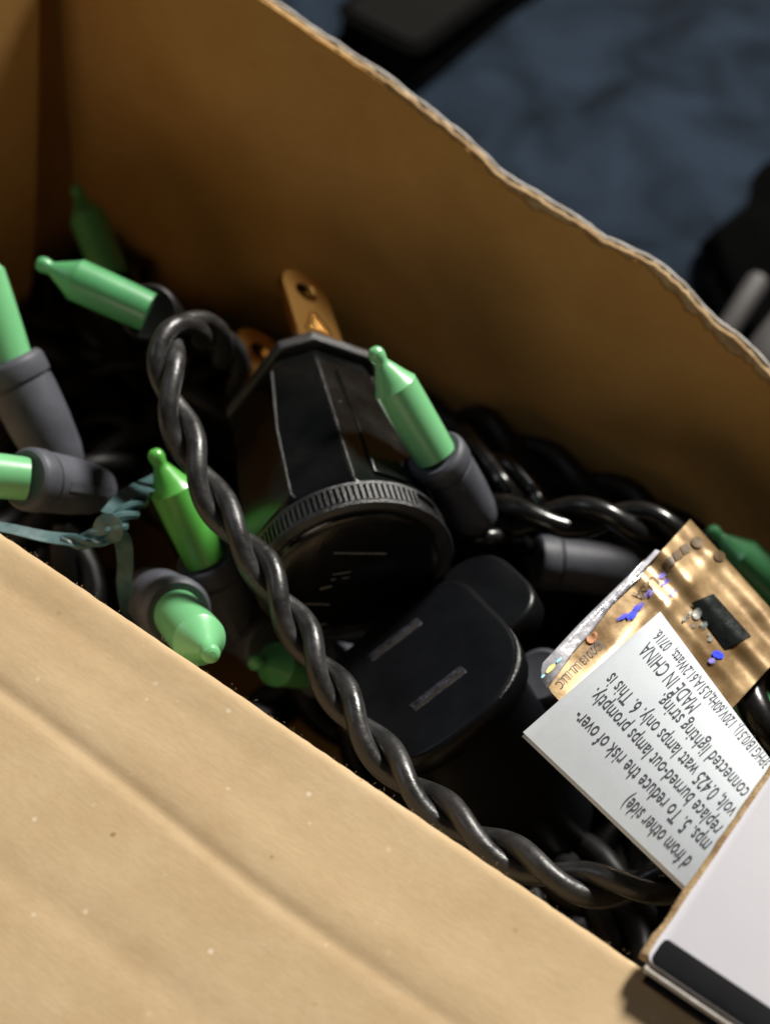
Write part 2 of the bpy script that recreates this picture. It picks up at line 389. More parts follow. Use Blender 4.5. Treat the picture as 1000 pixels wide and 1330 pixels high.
# left end wall, front wall, floor, right end wall
def slab_wall(name, l0, l1, w0, w1, z0, z1, mat, parent):
    V = [bx(l, w, z) for z in (z0, z1) for l, w in ((l0, w0), (l1, w0), (l1, w1), (l0, w1))]
    return mesh_obj(name, V, [(0, 1, 2, 3), (4, 5, 6, 7), (0, 1, 5, 4), (1, 2, 6, 5), (2, 3, 7, 6), (3, 0, 4, 7)], mat, parent, smooth=False)
slab_wall('end_wall', L_LEFT - 3, L_LEFT, -2.6, WD - 0.02, FLOOR + 1, prof[0][1] + 4, M['kraft_bounce'], box)
slab_wall('end_wall', L_RIGHT - 3, L_RIGHT - 0.02, 0.02, WD - 0.02, FLOOR + 1, 0, M['kraft_bounce'], box)
slab_wall('bottom', L_LEFT + 0.02, L_RIGHT - 3.02, 0.02, WD - 0.02, FLOOR + 0.6, FLOOR + 3, M['kraft_bounce'], box)
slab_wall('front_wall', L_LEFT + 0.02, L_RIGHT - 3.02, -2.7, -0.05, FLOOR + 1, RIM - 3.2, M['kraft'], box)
# the end flap folded down inside the left end, its lower corner torn to a point
e0 = on_plane(50, 0, P0 + L * (L_LEFT + 9), L); e1 = on_plane(47, 200, P0 + L * (L_LEFT + 9), L)
fo = P0 + L * (L_LEFT + 9)
flap_px = [(-140, -80), (52, -80), (51, 0), (50, 110), (48, 220), (46, 300), (43, 360), (38, 398), (32, 406), (24, 392), (16, 372), (9, 362), (2, 366), (-30, 372), (-80, 368), (-140, 372)]
V = []; F = []
for off in (0, 2.2):
    for x, y in flap_px: V.append(on_plane(x, y, fo, L) - L * off)
k = len(flap_px)
F = [tuple(range(k)), tuple(range(k, 2 * k))] + [(i, (i + 1) % k, k + (i + 1) % k, k + i) for i in range(k)]
ef = mesh_obj('end_flap', V, F, M['kraft_bounce'], box, smooth=False); tag(ef, 'brown end flap hanging inside, torn to a point')

# front flap folded outwards: kraft inside face, crushed creases
DROOP = math.radians(7)
def flap_z(l, v):
    # v from the inner edge of the fold outwards
    z = RIM - v * math.sin(DROOP)
    c1 = 16.5 + 0.012 * l + 1.0 * n1d(l, 0.03); c2 = 33.5 - 0.02 * l + 1.0 * n1d(l + 50, 0.03); c0 = 5.5 + 0.5 * n1d(l + 90, 0.05)
    f1 = max(0, min(1, (95 - l) / 40)); 
    z -= 0.30 * (0.25 + 0.75 * f1) * math.exp(-((v - c1) / 0.95) ** 2)
    z += 0.16 * math.exp(-((v - c1 + 3.8) / 2.6) ** 2)
    z -= 0.16 * math.exp(-((v - c2) / 2.0) ** 2) * (0.4 + 0.6 * max(0, min(1, (60 - abs(l - 40)) / 40)))
    z -= 0.18 * math.exp(-((v - c0) / 1.6) ** 2) * max(0, min(1, (60 - l) / 50))
    z += 0.25 * noise.noise(Vector((l * 0.02, v * 0.06, 5))) + 0.025 * noise.noise(Vector((l * 0.15, v * 0.3, 9)))
    if v < 1.6: z -= 1.6 - math.sqrt(max(0, 1.6 ** 2 - (1.6 - v) ** 2))
    return z
V = []; F = []; nl = 300
vsx = [0, 0.08, 0.25, 0.5, 0.85, 1.25, 1.7] + [2.2 + 0.45 * i for i in range(200)]
l0f, l1f = L_LEFT - 2, 190
for i in range(nl + 1):
    l = l0f + (l1f - l0f) * i / nl
    fr = 0.12 * n1d(l, 0.6) + 0.06 * n1d(l, 2.1)
    for v in vsx:
        V.append(bx(l, -v + fr * max(0, 1 - v / 2), flap_z(l, v)))
k = len(vsx)
for i in range(nl):
    for j in range(k - 1):
        a = i * k + j; F.append((a, a + 1, a + k + 1, a + k))
# underside and rim return
base = len(V)
for i in range(nl + 1):
    l = l0f + (l1f - l0f) * i / nl
    V.append(bx(l, 0, RIM - 4.6)); V.append(bx(l, -2.0, RIM - 4.6)); V.append(bx(l, -vsx[-1], flap_z(l, vsx[-1]) - 2.6))
for i in range(nl):
    a = base + 3 * i; t = i * k
    F.append((t, t + k, a + 3, a)); F.append((a, a + 3, a + 4, a + 1)); F.append((a + 1, a + 4, a + 5, a + 2)); F.append((a + 2, a + 5, t + k + k - 1, t + k - 1))
for i in (0, nl):
    t = i * k; a = base + 3 * i
    F.append(tuple(range(t, t + k)) + (a + 2, a + 1, a))
ff = mesh_obj('front_flap', V, F, M['kraft'], box, sharp=70); tag(ff, 'bright tan cardboard flap folded out, with pressed creases')
# loose paper fibres on the folded edge
fv = []
for i in range(130):
    l = random.uniform(0, 128); q = bx(l, random.uniform(-0.5, 0.12), RIM - random.uniform(0.2, 1.1))
    d = (W * random.uniform(0.2, 1) + L * random.uniform(-1, 1) + Z * random.uniform(-0.1, 0.6)).normalized()
    ln = random.uniform(0.1, 0.42)
    fv.append(tube([q, q + d * ln * 0.5 + Z * 0.05, q + d * ln - Z * 0.05], 0.014, 4))
fz = mesh_obj('paper_fibres', *join(*fv), M['kraft'], box); tag(fz, kind='stuff')

# white printed top panel, hinged at the front rim on the right
hp = on_plane(836, 1243, bx(0, 0, RIM + 3.4), Z)
ql = to_bx(hp)
pl0 = ql[0]
# rise chosen so that the cut edge runs up towards the picture's right side
best = None
for a in range(0, 70):
    d = W * math.cos(math.radians(a)) + Z * math.sin(math.radians(a)); q = hp + d * 20
    v = q - CAM; sx = v.dot(CR) / -v.dot(CB); sy = v.dot(CU) / -v.dot(CB); v = hp - CAM
    tx = v.dot(CR) / -v.dot(CB); ty = v.dot(CU) / -v.dot(CB)
    e = abs(math.atan2(sy - ty, sx - tx) - math.atan2(243, 166))
    if best is None or e < best[0]: best = (e, a)
RISE = math.radians(best[1]); print('panel rise', best)
PD = W * math.cos(RISE) + Z * math.sin(RISE); PN = L.cross(PD).normalized()
if PN.z < 0: PN = -PN
def pt(l, v, h): return hp + L * l + PD * v + PN * h
TH = 2.3
def panel_sheet(name, outline, h0, h1, mat, parent, bev=0.12):
    return mesh_obj(name, *plate(outline, hp, L, PD, PN, h0, h1, bev), mat, parent, sharp=60)
wav = [(0.25 * n1d(v, 0.35) + 0.12 * n1d(v, 1.1), v) for v in [i * 0.6 for i in range(90)]]
core_out = [(80, 0.0), (80, wav[-1][1])] + [(-0.7 + w, v) for w, v in reversed(wav)]
panel = panel_sheet('top_panel', core_out, -TH, -0.3, M['core'], box, 0.7); tag(panel, 'white printed panel with black border and brown cut edge')
def corner(x0, y0, r): return [(x0 + r - r * math.sin(a), y0 + r - r * math.cos(a)) for a in [math.pi / 2 * i / 7 for i in range(8)]]
wo = [(80.2, -0.2), (80.2, 54)] + [(0.15 + 0.4 * w, v) for w, v in reversed(wav) if v > 1.6] + [(x, y) for x, y in reversed(corner(0.15, -0.2, 1.2))]
panel_sheet('white_face', wo, -0.28, 0.0, M['white_paper'], panel, 0.08)
bo = [(80.25, -0.12), (80.25, 2.9)] + [(1.1, 3.0), (0.75, 2.7), (0.65, 2.0)] + [(x, y) for x, y in reversed(corner(0.65, -0.12, 0.9))]
panel_sheet('black_border', bo, 0.02, 0.07, M['black_print'], panel, 0.015)
# folded down lip in front of the hinge, black printed with a worn pale edge
V, F = boxm(hp + L * 40.6 - PD * 0.55 - Z * 0.75, L, W, Z, 40, 0.28, -0.55, 0.5)
mesh_obj('worn_fold', V, F, M['liner'], panel, smooth=False)
V, F = boxm(hp + L * 40.9 - W * 1.15 - Z * 1.4, L, W, Z, 39.8, 0.4, -0.6, 0.1)
mesh_obj('front_lip', V, F, M['black_print'], panel, smooth=False)

# ------------------------------------------------------------------ string light pieces
BULB = [(0, 2.7), (0.0, 2.85), (3, 2.95), (8, 3.02), (11.35, 3.02), (11.5, 2.9), (12.6, 2.25), (13.9, 1.6), (14.6, 1.22), (14.95, 1.02), (15.2, 0.97), (15.4, 0.98), (15.8, 1.07), (16.3, 1.14), (16.8, 1.07), (17.2, 0.82), (17.4, 0.5), (17.45, 0.15)]
SOCK = [(0.4, 3.05), (0.6, 3.7), (0.35, 3.95), (0.1, 4.15), (-0.3, 4.25), (-2.0, 4.25), (-2.35, 4.15), (-2.45, 3.8), (-2.7, 3.8), (-2.8, 4.0), (-4, 4.05), (-8, 3.9), (-12, 3.5), (-14, 3.0), (-15, 2.2), (-15.2, 1.0)]
def mini_light(label, base, tip, bulb_mat='green', group=None, socket=True, sock_to=None, scale=1.0, sock_mat='socket'):
    ax = (tip - base).normalized()
    t = thing('string_light_bulb', label, 'light bulb', base, group)
    if bulb_mat:
        mesh_obj('bulb', *lathe([(a * scale, r * scale) for a, r in BULB], base, ax, 40), M[bulb_mat], t, sharp=20)
    if socket:
        sa = (base - sock_to).normalized() if sock_to is not None else ax
        s = mesh_obj('socket', *lathe([(a * scale, r * scale) for a, r in SOCK], base, sa, 36), M[sock_mat], t, sharp=35)
        # moulded rib along the socket body and the two lead wires
        _, u, v = frame(sa, CB)
        rib = boxm(base - sa * 7.5, u, v, sa, 4.1, 0.6, -4.5, 3.5)
        mesh_obj('rib', *rib, M[sock_mat], s, smooth=False)
    return t
def strands(label, name, pts, r, half_pitch, phase=0.0, mat='cord', ref=None, step=0.7, off=0.98, phase_at=None, group=None):
    C = spline(pts, step); ref = ref or CB
    T, E = transport(C, ref)
    s = [0]
    for a, b in zip(C, C[1:]): s.append(s[-1] + (b - a).length)
    if phase_at is not None:
        i0 = min(range(len(C)), key=lambda i: (C[i] - phase_at).length); phase = math.pi / 2 - math.pi * s[i0] / half_pitch
    t = thing(name, label, 'cord', pts[0], group)
    for k in (0, 1):
        P = []
        for i, c in enumerate(C):
            e2 = E[i]; e1 = e2.cross(T[i])
            ph = phase + math.pi * k + math.pi * s[i] / half_pitch + 0.45 * noise.noise(c * 0.035)
            wob = 1 + 0.12 * noise.noise(c * 0.06 + Vector((k * 9, 0, 0)))
            P.append(c + (e1 * math.cos(ph) + e2 * math.sin(ph)) * r * off * wob)
        mesh_obj('wire_strand', *tube(P, r, 18), M[mat], t)
    return t

# ---- power plug (its back towards the viewer, blades pointing away)
A = cv(-.235, .73, -.64); N = cv(.54, .69, .48); N = (N - A * N.dot(A)).normalized(); Wd = A.cross(N)
PC = cp(461, 742, -6)
plug = thing('power_plug', 'black two blade plug with ribbed grip ring, blades pointing up', 'plug', PC)
def octo(hw, hn, ch, k=1):   # octagon in (Wd, N)
    return [(hw, -hn + ch), (hw, hn - ch), (hw - ch, hn), (-hw + ch, hn), (-hw, hn - ch), (-hw, -hn + ch), (-hw + ch, -hn), (hw - ch, -hn)]
def loft(secs, o=PC):
    V = []; F = []
    for t, P in secs: V += [o + A * t + Wd * x + N * y for x, y in P]
    n = len(secs[0][1])
    for i in range(len(secs) - 1):
        for k in range(n): F.append((i * n + k, i * n + (k + 1) % n, (i + 1) * n + (k + 1) % n, (i + 1) * n + k))
    F += [tuple(range(n)), tuple((len(secs) - 1) * n + k for k in range(n))]
    return V, F
def bevel(o, w, seg=2):
    md = o.modifiers.new('bevel', 'BEVEL'); md.width = w * S; md.segments = seg; md.limit_method = 'ANGLE'; md.angle_limit = math.radians(18); md.harden_normals = False
body = mesh_obj('plug_body', *loft([(3.6, octo(11.9, 11.6, 5.8)), (5, octo(12.6, 11.4, 6.0)), (18, octo(11.6, 10.8, 5.6)), (30, octo(9.4, 9.6, 4.6)), (33.5, octo(8.0, 9.0, 3.8))]), M['plastic'], plug, sharp=12)
bevel(body, 0.35)
fp = mesh_obj('face_plate', *loft([(33.0, octo(8.6, 10.6, 3.6)), (34.6, octo(8.6, 10.6, 3.6)), (35.2, octo(8.1, 10.1, 3.4))]), M['ring'], plug, sharp=12); bevel(fp, 0.25)
# raised panels on the facets
P3 = []
for (t, hw, hn) in ((7.0, 3.0, 11.75), (28.0, 2.4, 10.25), (29.2, 2.3, 9.5)):
    P3.append((t, [(hw, hn - 1.2), (hw - 0.25, hn), (-hw + 0.25, hn), (-hw, hn - 1.2)]))
pn = mesh_obj('raised_panel', *loft(P3), M['plastic'], plug, sharp=12); bevel(pn, 0.12)
BS = [(5, 12.6, 11.4, 6.0), (18, 11.6, 10.8, 5.6), (30, 9.4, 9.6, 4.6)]
for sx, t1, kind in ((-1, 30, 0), (1, 30, 0), (-1, 30, 1)):
    C = []
    for t, hw, hn, ch in BS:
        x, y = (sx * (hw - ch), hn) if kind == 0 else (sx * hw, hn - ch)
        C.append(PC + A * t + Wd * x * 0.995 + N * y * 0.995)
    mesh_obj('edge_rib', *tube(C, 0.16, 8), M['ring'], plug)
# scattered nicks on the left facets, coloured pale to paint in glints
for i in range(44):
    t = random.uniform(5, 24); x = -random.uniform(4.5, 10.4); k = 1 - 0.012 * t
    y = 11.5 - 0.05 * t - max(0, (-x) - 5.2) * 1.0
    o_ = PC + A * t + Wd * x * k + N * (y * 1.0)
    mesh_obj('glint_nick', *lathe([(-.15, .10), (0, .16), (.06, .1)], o_, (N - Wd * 0.8).normalized(), 8), M['pale_glint'], plug)
# grip ring
RR = 13.2
ring = mesh_obj('grip_ring', *lathe([(0.0, RR - 1.6), (-0.25, RR - 0.7), (0.0, RR + 0.25), (0.35, RR + 0.4), (0.75, RR + 0.25), (0.95, RR - 0.35), (3.3, RR - 0.5), (3.5, RR + 0.05), (4.0, RR + 0.05), (4.3, RR - 0.5), (4.9, RR - 2.2)], PC, A, 160), M['ring'], plug, sharp=30)
rv = []
for i in range(104):
    th = 2 * math.pi * i / 104
    dirv = N * math.cos(th) + Wd * math.sin(th); tn = A.cross(dirv)
    if abs(math.degrees(th) - 17) < 9: continue            # smooth pad between the ribs
    rv.append(boxm(PC + dirv * (RR - 0.35), tn, A, dirv, 0.21, 1.22, 0, 0.5))
    rv[-1] = ([v + A * 2.12 for v in rv[-1][0]], rv[-1][1])
gr = mesh_obj('grip_ribs', *join(*rv), M['ring'], ring, smooth=False); tag(gr, kind='stuff')
# rounded back with shallow moulded lines, their highlights painted in pale grey
cap = [(0.4, RR - 1.2)] + [(-1.9 * math.sin(a) * 0.8, (RR - 1.3) * math.cos(a)) for a in [math.pi / 2 * i / 10 for i in range(10)]] + [(-1.52, 0.02)]
mesh_obj('plug_back', *lathe(cap, PC, A, 64), M['plastic'], plug, sharp=60)
def cap_pt(px, py): return on_plane(px, py, PC - A * 1.45, A)
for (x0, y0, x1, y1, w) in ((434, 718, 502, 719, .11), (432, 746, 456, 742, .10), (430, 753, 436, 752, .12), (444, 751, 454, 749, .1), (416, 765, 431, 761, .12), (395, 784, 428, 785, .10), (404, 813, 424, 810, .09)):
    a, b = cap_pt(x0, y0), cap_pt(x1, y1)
    mesh_obj('moulded_line', *tube([a, (a + b) / 2, b], w * 1.4, 6), M['pale_glint'], plug)
# blades
def blade(o, name):
    # outline in (Wd, A), rounded end, with a round hole
    outer = [(4.1, 0), (4.1, 15.0), (3.5, 17.0), (2.3, 18.3), (0.9, 18.7), (-0.9, 18.7), (-2.3, 18.3), (-3.5, 17.0), (-4.1, 15.0), (-4.1, 0)]
    hc = (0, 13.9); hr = 1.75; nseg = 32
    V = []; F = []
    P = []
    for k in range(nseg):
        a = 2 * math.pi * k / nseg; d = Vector((math.cos(a), math.sin(a)))
        best = None
        for i in range(len(outer)):
            p, q = Vector(outer[i]), Vector(outer[(i + 1) % len(outer)]); e = q - p; c = Vector(hc)
            den = d.x * e.y - d.y * e.x
            if abs(den) < 1e-9: continue
            t = ((p.x - c.x) * e.y - (p.y - c.y) * e.x) / den; u = ((p.x - c.x) * d.y - (p.y - c.y) * d.x) / den
            if t > 0 and -1e-6 <= u <= 1 + 1e-6 and (best is None or t < best): best = t
        P.append((Vector(hc) + d * hr, Vector(hc) + d * best))
    for h in (0.72, -0.72):
        for i, o2 in P:
            V.append(o + Wd * i.x + A * i.y + N * h); V.append(o + Wd * o2.x + A * o2.y + N * h)
    n2 = 2 * nseg
    for k in range(nseg):
        k2 = (k + 1) % nseg
        F += [(2 * k, 2 * k + 1, 2 * k2 + 1, 2 * k2), (n2 + 2 * k, n2 + 2 * k + 1, n2 + 2 * k2 + 1, n2 + 2 * k2),
              (2 * k, 2 * k2, n2 + 2 * k2, n2 + 2 * k), (2 * k + 1, 2 * k2 + 1, n2 + 2 * k2 + 1, n2 + 2 * k + 1)]
    b = mesh_obj(name, V, F, M['brass'], plug, sharp=30); bevel(b, 0.18)
    return b
for i, s in enumerate((1, -1)):
    o = PC + A * 35.0 + N * 6.35 * s
    b = blade(o, 'blade')
    if s == 1:
        tag(b, 'brass blade with round hole and stamped triangle')
        T3 = [(-2.3, 5.0), (2.3, 5.0), (0.0, 9.8)]
        parts = []
        for a_, b_ in ((0, 1), (1, 2), (2, 0)):
            p, q = T3[a_], T3[b_]
            parts.append(tube([o + Wd * p[0] + A * p[1] + N * .72, o + Wd * (p[0] + q[0]) / 2 + A * (p[1] + q[1]) / 2 + N * .72, o + Wd * q[0] + A * q[1] + N * .72], 0.28, 6))
        for (x, y, r) in ((-0.95, 5.9, .3), (0.15, 6.1, .38), (0.9, 5.8, .28), (0.0, 7.2, .33), (0.2, 8.2, .22)):
            parts.append(lathe([(0.5, r), (0.85, r * .8), (0.95, r * .3)], o + Wd * x + A * y, N, 8))
        mesh_obj('stamped_triangle', *join(*parts), M['brass'], b)

# ---- female end connector
s_ = cv(.79, .6, -.1); t_ = cv(.5, -.4, .77); t_ = (t_ - s_ * t_.dot(s_)).normalized(); m_ = s_.cross(t_)
if m_.dot(CB) < 0: m_ = -m_
CC = cp(540, 862, -1)
conn = thing('end_connector', 'black female end connector with two slots below the plug', 'connector', CC)
def fillet(P, rad, n=7):
    out = []
    for i in range(len(P)):
        a, b, c = Vector(P[i - 1]), Vector(P[i]), Vector(P[(i + 1) % len(P)]); r = rad[i]
        d1 = (a - b).normalized(); d2 = (c - b).normalized()
        ang = math.acos(max(-1, min(1, d1.dot(d2)))); k = min(r / math.tan(ang / 2), (a - b).length * .49, (c - b).length * .49)
        p, q = b + d1 * k, b + d2 * k
        for j in range(n + 1):
            t = j / n; out.append(tuple(p * (1 - t) ** 2 + b * 2 * t * (1 - t) + q * t ** 2))
    return out
Y_ = t_ if s_.cross(t_).dot(m_) > 0 else -t_
sg = 1 if Y_ == t_ else -1
def lobe(x0, x1, y0, y1, r):            # corner radii r: (x0,y0) (x1,y0) (x1,y1) (x0,y1)
    P = [(x0, y0), (x1, y0), (x1, y1), (x0, y1)]; r = list(r)
    if sg < 0: P = [(x, -y) for x, y in reversed(P)]; r = list(reversed(r))
    return fillet(P, r, 9)
outl = lobe(-13, 12.4, -11, 14.8, (4, 6, 12, 11))
mesh_obj('face_plate', *plate(outl, CC, s_, Y_, m_, -4.2, 0.0, 0.8), M['satin'], conn, sharp=50)
mesh_obj('rear_lobe', *plate(lobe(-6, 18.6, -12.5, 4.4, (4, 7, 6, 4)), CC, s_, Y_, m_, -5.6, -1.1, 0.8), M['satin'], conn, sharp=50)
# glossier bead added along the rim to stand for its highlight
Q = [q for q in outl if q[0] > 4.0 and q[1] * sg > 4.0]
Q.sort(key=lambda q: math.atan2(q[1] * sg - 8, q[0] - 3))
wr = mesh_obj('rim_highlight', *tube([CC + s_ * (q[0] - .12) + Y_ * (q[1] - .12 * sg) - m_ * 0.35 for q in Q], lambda u: 0.1 + 0.38 * math.sin(math.pi * u), 10), M['ring'], conn)
# body behind the face narrowing into the cord
def conn_body():
    V = []; F = []; n = 32; secs = [(-4.0, 1.0), (-7, 0.96), (-20, 0.95), (-34, 0.85), (-42, 0.5)]
    for zz, k in secs:
        for i in range(n):
            a = 2 * math.pi * i / n; e = 0.6
            x = 11.5 * k * math.copysign(abs(math.cos(a)) ** e, math.cos(a)) - 0.5; y = (11.6 * k * math.copysign(abs(math.sin(a)) ** e, math.sin(a)) + 1.6 * sg)
            V.append(CC + s_ * x + Y_ * y + m_ * zz)
    for i in range(len(secs) - 1):
        for k in range(n): F.append((i * n + k, i * n + (k + 1) % n, (i + 1) * n + (k + 1) % n, (i + 1) * n + k))
    F.append(tuple((len(secs) - 1) * n + k for k in range(n))); F.append(tuple(range(n)))
    return V, F
mesh_obj('connector_body', *conn_body(), M['satin'], conn, sharp=50)
for v in (-6.2, 6.3):
    o = CC + t_ * v
    sl = mesh_obj('slot', *plate(rrect(-4.2, 4.2, -0.85, 0.85, 0.3, 3), o, s_, Y_, m_, -0.2, 0.07, 0.05), M['slot'], conn)
    mesh_obj('slot_shade', *plate(rrect(-4.0, 4.0, -0.7, -0.1, 0.1, 3), o, s_, Y_, m_, 0.0, 0.09, 0.02), M['hole'], sl)  # flat dark strip painted for the shade inside the slot

# ---- twisted cords
front_pts = [cp(330, 600, -46), cp(320, 520, -40), cp(298, 462, -28), cp(262, 428, -15), cp(228, 432, -8), cp(216, 470, -4), cp(226, 530, -2), cp(250, 590, 0), cp(282, 655, 3), cp(337, 733, 6), cp(390, 823, 9), cp(447, 912, 13), cp(512, 997, 18), cp(585, 1062, 23), cp(660, 1110, 27), cp(735, 1142, 30), cp(810, 1154, 31), cp(890, 1140, 30), cp(980, 1100, 24), cp(1080, 1040, 12)]
strands('thick black twisted pair cord running diagonally in front, looped at its top', 'twisted_cord', front_pts, 1.36, 10.1, phase_at=cp(337, 733, 6), ref=(CR + CB * 0.2))
right_pts = [cp(598, 640, -24), cp(630, 660, -22), cp(665, 672, -20), cp(740, 672, -18), cp(800, 672, -17), cp(870, 695, -18), cp(920, 730, -24), cp(990, 790, -30)]
strands('glossy black twisted cord leading right from the upright bulb to the gold label', 'twisted_cord', right_pts, 1.55, 9.5, mat='cord_dark', ref=CB, phase=0.6)
mesh = mesh_obj('loose_wire', *tube(spline([cp(560, 730, -26), cp(600, 708, -20), cp(632, 698, -18), cp(668, 702, -22), cp(700, 720, -32)], .7), 1.3, 16), M['cord_dark'])
tag(mesh, 'single black wire beside the ribbed plug ring, under the right cord', 'wire')
mesh = mesh_obj('loose_wire', *tube(spline([cp(600, 560, -34), cp(637, 606, -28), cp(662, 640, -26), cp(700, 690, -34), cp(720, 760, -44)], .7), 1.3, 16), M['cord_dark'])
tag(mesh, 'single black wire rising in the shade right of the upright green bulb', 'wire')
mesh = mesh_obj('loose_wire', *tube(spline([cp(600, 610, -40), cp(650, 600, -32), cp(690, 636, -29), cp(705, 660, -28), cp(760, 700, -40)], .7), 1.2, 16), M['cord_dark'])
tag(mesh, 'single black wire with a small glint above the right cord', 'wire')

mesh = mesh_obj('loose_wire', *tube(spline([cp(1040, 800, -6), cp(1000, 850, 0), cp(972, 885, 3), cp(985, 930, 6), cp(1010, 965, 6), cp(1050, 990, 4)], .7), 2.1, 16), M['cord_dark'])
tag(mesh, 'thick black wire bending at the right edge below the gold label', 'wire')

# ---- bulbs
mini_light('upright green bulb in grey socket leaning over the black plug, centre', cp(566, 592, -9), cp(484, 452, -3), 'green', sock_to=cp(640, 705, -22))
mini_light('blurred green bulb lying on its side near the left end flap', cp(194, 406, -22), cp(44, 338, -22), 'green_shaded', sock_mat='tangle', sock_to=cp(236, 440, -52))  # socket coloured black to stand for the darkness around it
mini_light('green bulb at the left edge standing upright in a tall grey socket', cp(14, 474, -18), cp(-34, 330, -16), 'green', sock_to=cp(108, 660, -22), scale=1.14)
mini_light('green bulb lying level at the left edge, in a round grey collar', cp(36, 622, -2), cp(-115, 606, 3), 'green', sock_to=cp(150, 640, -16), scale=1.0)
mini_light('yellowish green bulb half hidden behind the diagonal twisted cord', cp(268, 728, -14), cp(199, 584, -8), 'green_y', sock_to=cp(312, 830, -24))
mini_light('short looking green bulb pointing at the viewer above the cardboard flap', cp(230, 796, -2), cp(268, 842, 13), 'green', sock_to=cp(168, 752, -26), scale=1.12)
mini_light('small green bulb tip peeking out left of the twisted cord, low down', cp(412, 868, -22), cp(346, 862, -10), 'green_shaded', sock_to=cp(520, 880, -36))
mini_light('dim green bulb in deep shadow in the left corner', cp(146, 360, -62), cp(100, 245, -66), 'green_shaded', sock_mat='cord_dark', sock_to=cp(165, 440, -70))
mini_light('shaded green bulb behind the gold label at the right edge', cp(1040, 790, -22), cp(950, 712, -22), 'green_shaded', sock_mat='cord_dark')
mini_light('green bulb end showing between white tag and black cord at right', cp(1010, 985, -2), cp(944, 862, -4), 'green_shaded', sock_mat='cord_dark')
# bare sockets
def bare_socket(label, a, b, scale=1.0):
    t = thing('bulb_socket', label, 'socket', a)
    ax = (b - a).normalized()
    s = mesh_obj('collar', *lathe([(-0.5, 2.9), (-0.6, 3.4), (-0.3, 3.9), (2.0, 4.05), (2.4, 3.9), (2.5, 3.6)], a, ax, 36), M['socket'], t, sharp=35)
    mesh_obj('socket_body', *lathe([(2.5, 3.55), (2.8, 3.85), (9, 3.8), (13, 3.4), (15, 2.4), (15.4, 0.8)], a, ax, 36), M['socket'], t, sharp=35)
    return t
bare_socket('grey socket lying sideways under the right twisted cord', cp(700, 730, -25), cp(830, 744, -28))
bare_socket('grey socket in the gap below the yellowish bulb, beside the cord', cp(348, 838, -20), cp(270, 790, -34))
bare_socket('dark grey socket showing beside the connector, under the gold label', cp(702, 878, -14), cp(790, 960, -40))

# ---- teal twist tie
def tie():
    t = thing('twist_tie', 'translucent teal plastic twist tie knotted round dark wires', 'twist tie', cp(140, 692, 2))
    def band(name, pts, half, turns=lambda u: 0.0, a0=1.0):
        C = spline(pts, .5); nn = []
        for i in range(len(C)):
            a = a0 + turns(i / (len(C) - 1)); nn.append(CU * math.cos(a) + CB * math.sin(a))
        return mesh_obj(name, *ribbon(C, half, 0.07, nn), M['tie'], t, sharp=80)
    band('tie_band', [cp(-30, 678, 6), cp(20, 688, 5), cp(60, 697, 4), cp(100, 702, 3.4)], lambda u: 0.8 + 0.4 * u, a0=0.7)
    for k in range(3):
        ph = 2.1 * k
        C = spline([cp(80, 700, 3.6), cp(105, 703, 3.4), cp(130, 697, 3.2), cp(150, 682, 2.4), cp(172, 662, -1), cp(192, 644, -5)], .35)
        T, E = transport(C, CB); P = []
        for i, c in enumerate(C):
            u = i / (len(C) - 1); r = 0.95 * math.sin(math.pi * min(1, max(0.02, u)) ) ** .5; a = ph + 11 * u
            P.append(c + (E[i] * math.cos(a) + T[i].cross(E[i]) * math.sin(a)) * r)
        mesh_obj('tie_twist', *tube(P, lambda u: 0.36 + 0.22 * math.sin(math.pi * u), 8), M['tie'], t)
    band('tie_loop', [cp(128, 690, 4.6), cp(132, 678, 5.2), cp(143, 674, 5.2), cp(152, 684, 4.8), cp(150, 697, 4.2), cp(140, 702, 3.6)], 0.8, lambda u: 1.4 * u, a0=1.2)
    band('tie_tail', [cp(150, 690, 3), cp(160, 704, 1), cp(163, 730, -2), cp(162, 760, -6), cp(168, 795, -10), cp(182, 832, -18)], lambda u: 1.15 - .2 * u, a0=1.3)
    band('tie_tail', [cp(140, 668, 1), cp(158, 650, -2), cp(180, 636, -6), cp(215, 622, -16)], lambda u: 1.0 + .9 * u, a0=1.1)
tie()

# ---- paper tags
def text_mesh(body):
    cu = bpy.data.curves.new('t', 'FONT'); cu.body = body; cu.size = 1.0; cu.resolution_u = 3
    o = bpy.data.objects.new('t', cu); COL.objects.link(o)
    dg = bpy.context.evaluated_depsgraph_get(); me = bpy.data.meshes.new_from_object(o.evaluated_get(dg))
    V = [(v.co.x, v.co.y) for v in me.vertices]; F = [tuple(p.vertices) for p in me.polygons]
    bpy.data.objects.remove(o); bpy.data.meshes.remove(me); return V, F
def printed(surf, body, p0, p1, hpx, mat, parent, lift=0.06, h1px=None, name='printed_line'):
    """lay a line of print on a surface, from p0 to p1 (its middle line)"""
    V, F = text_mesh(body)
    x0 = min(v[0] for v in V); x1 = max(v[0] for v in V)
    d = Vector((p1[0] - p0[0], p1[1] - p0[1])); up = Vector((d.y, -d.x)).normalized()
    out = []
    for x, y in V:
        u = (x - x0) / (x1 - x0); h = hpx + ((h1px or hpx) - hpx) * u
        q = Vector(p0) + d * u + up * ((y - 0.36) * h / 0.72)
        out.append(surf(q.x, q.y, lift))
    return mesh_obj(name, out, F, mat, parent, smooth=False)

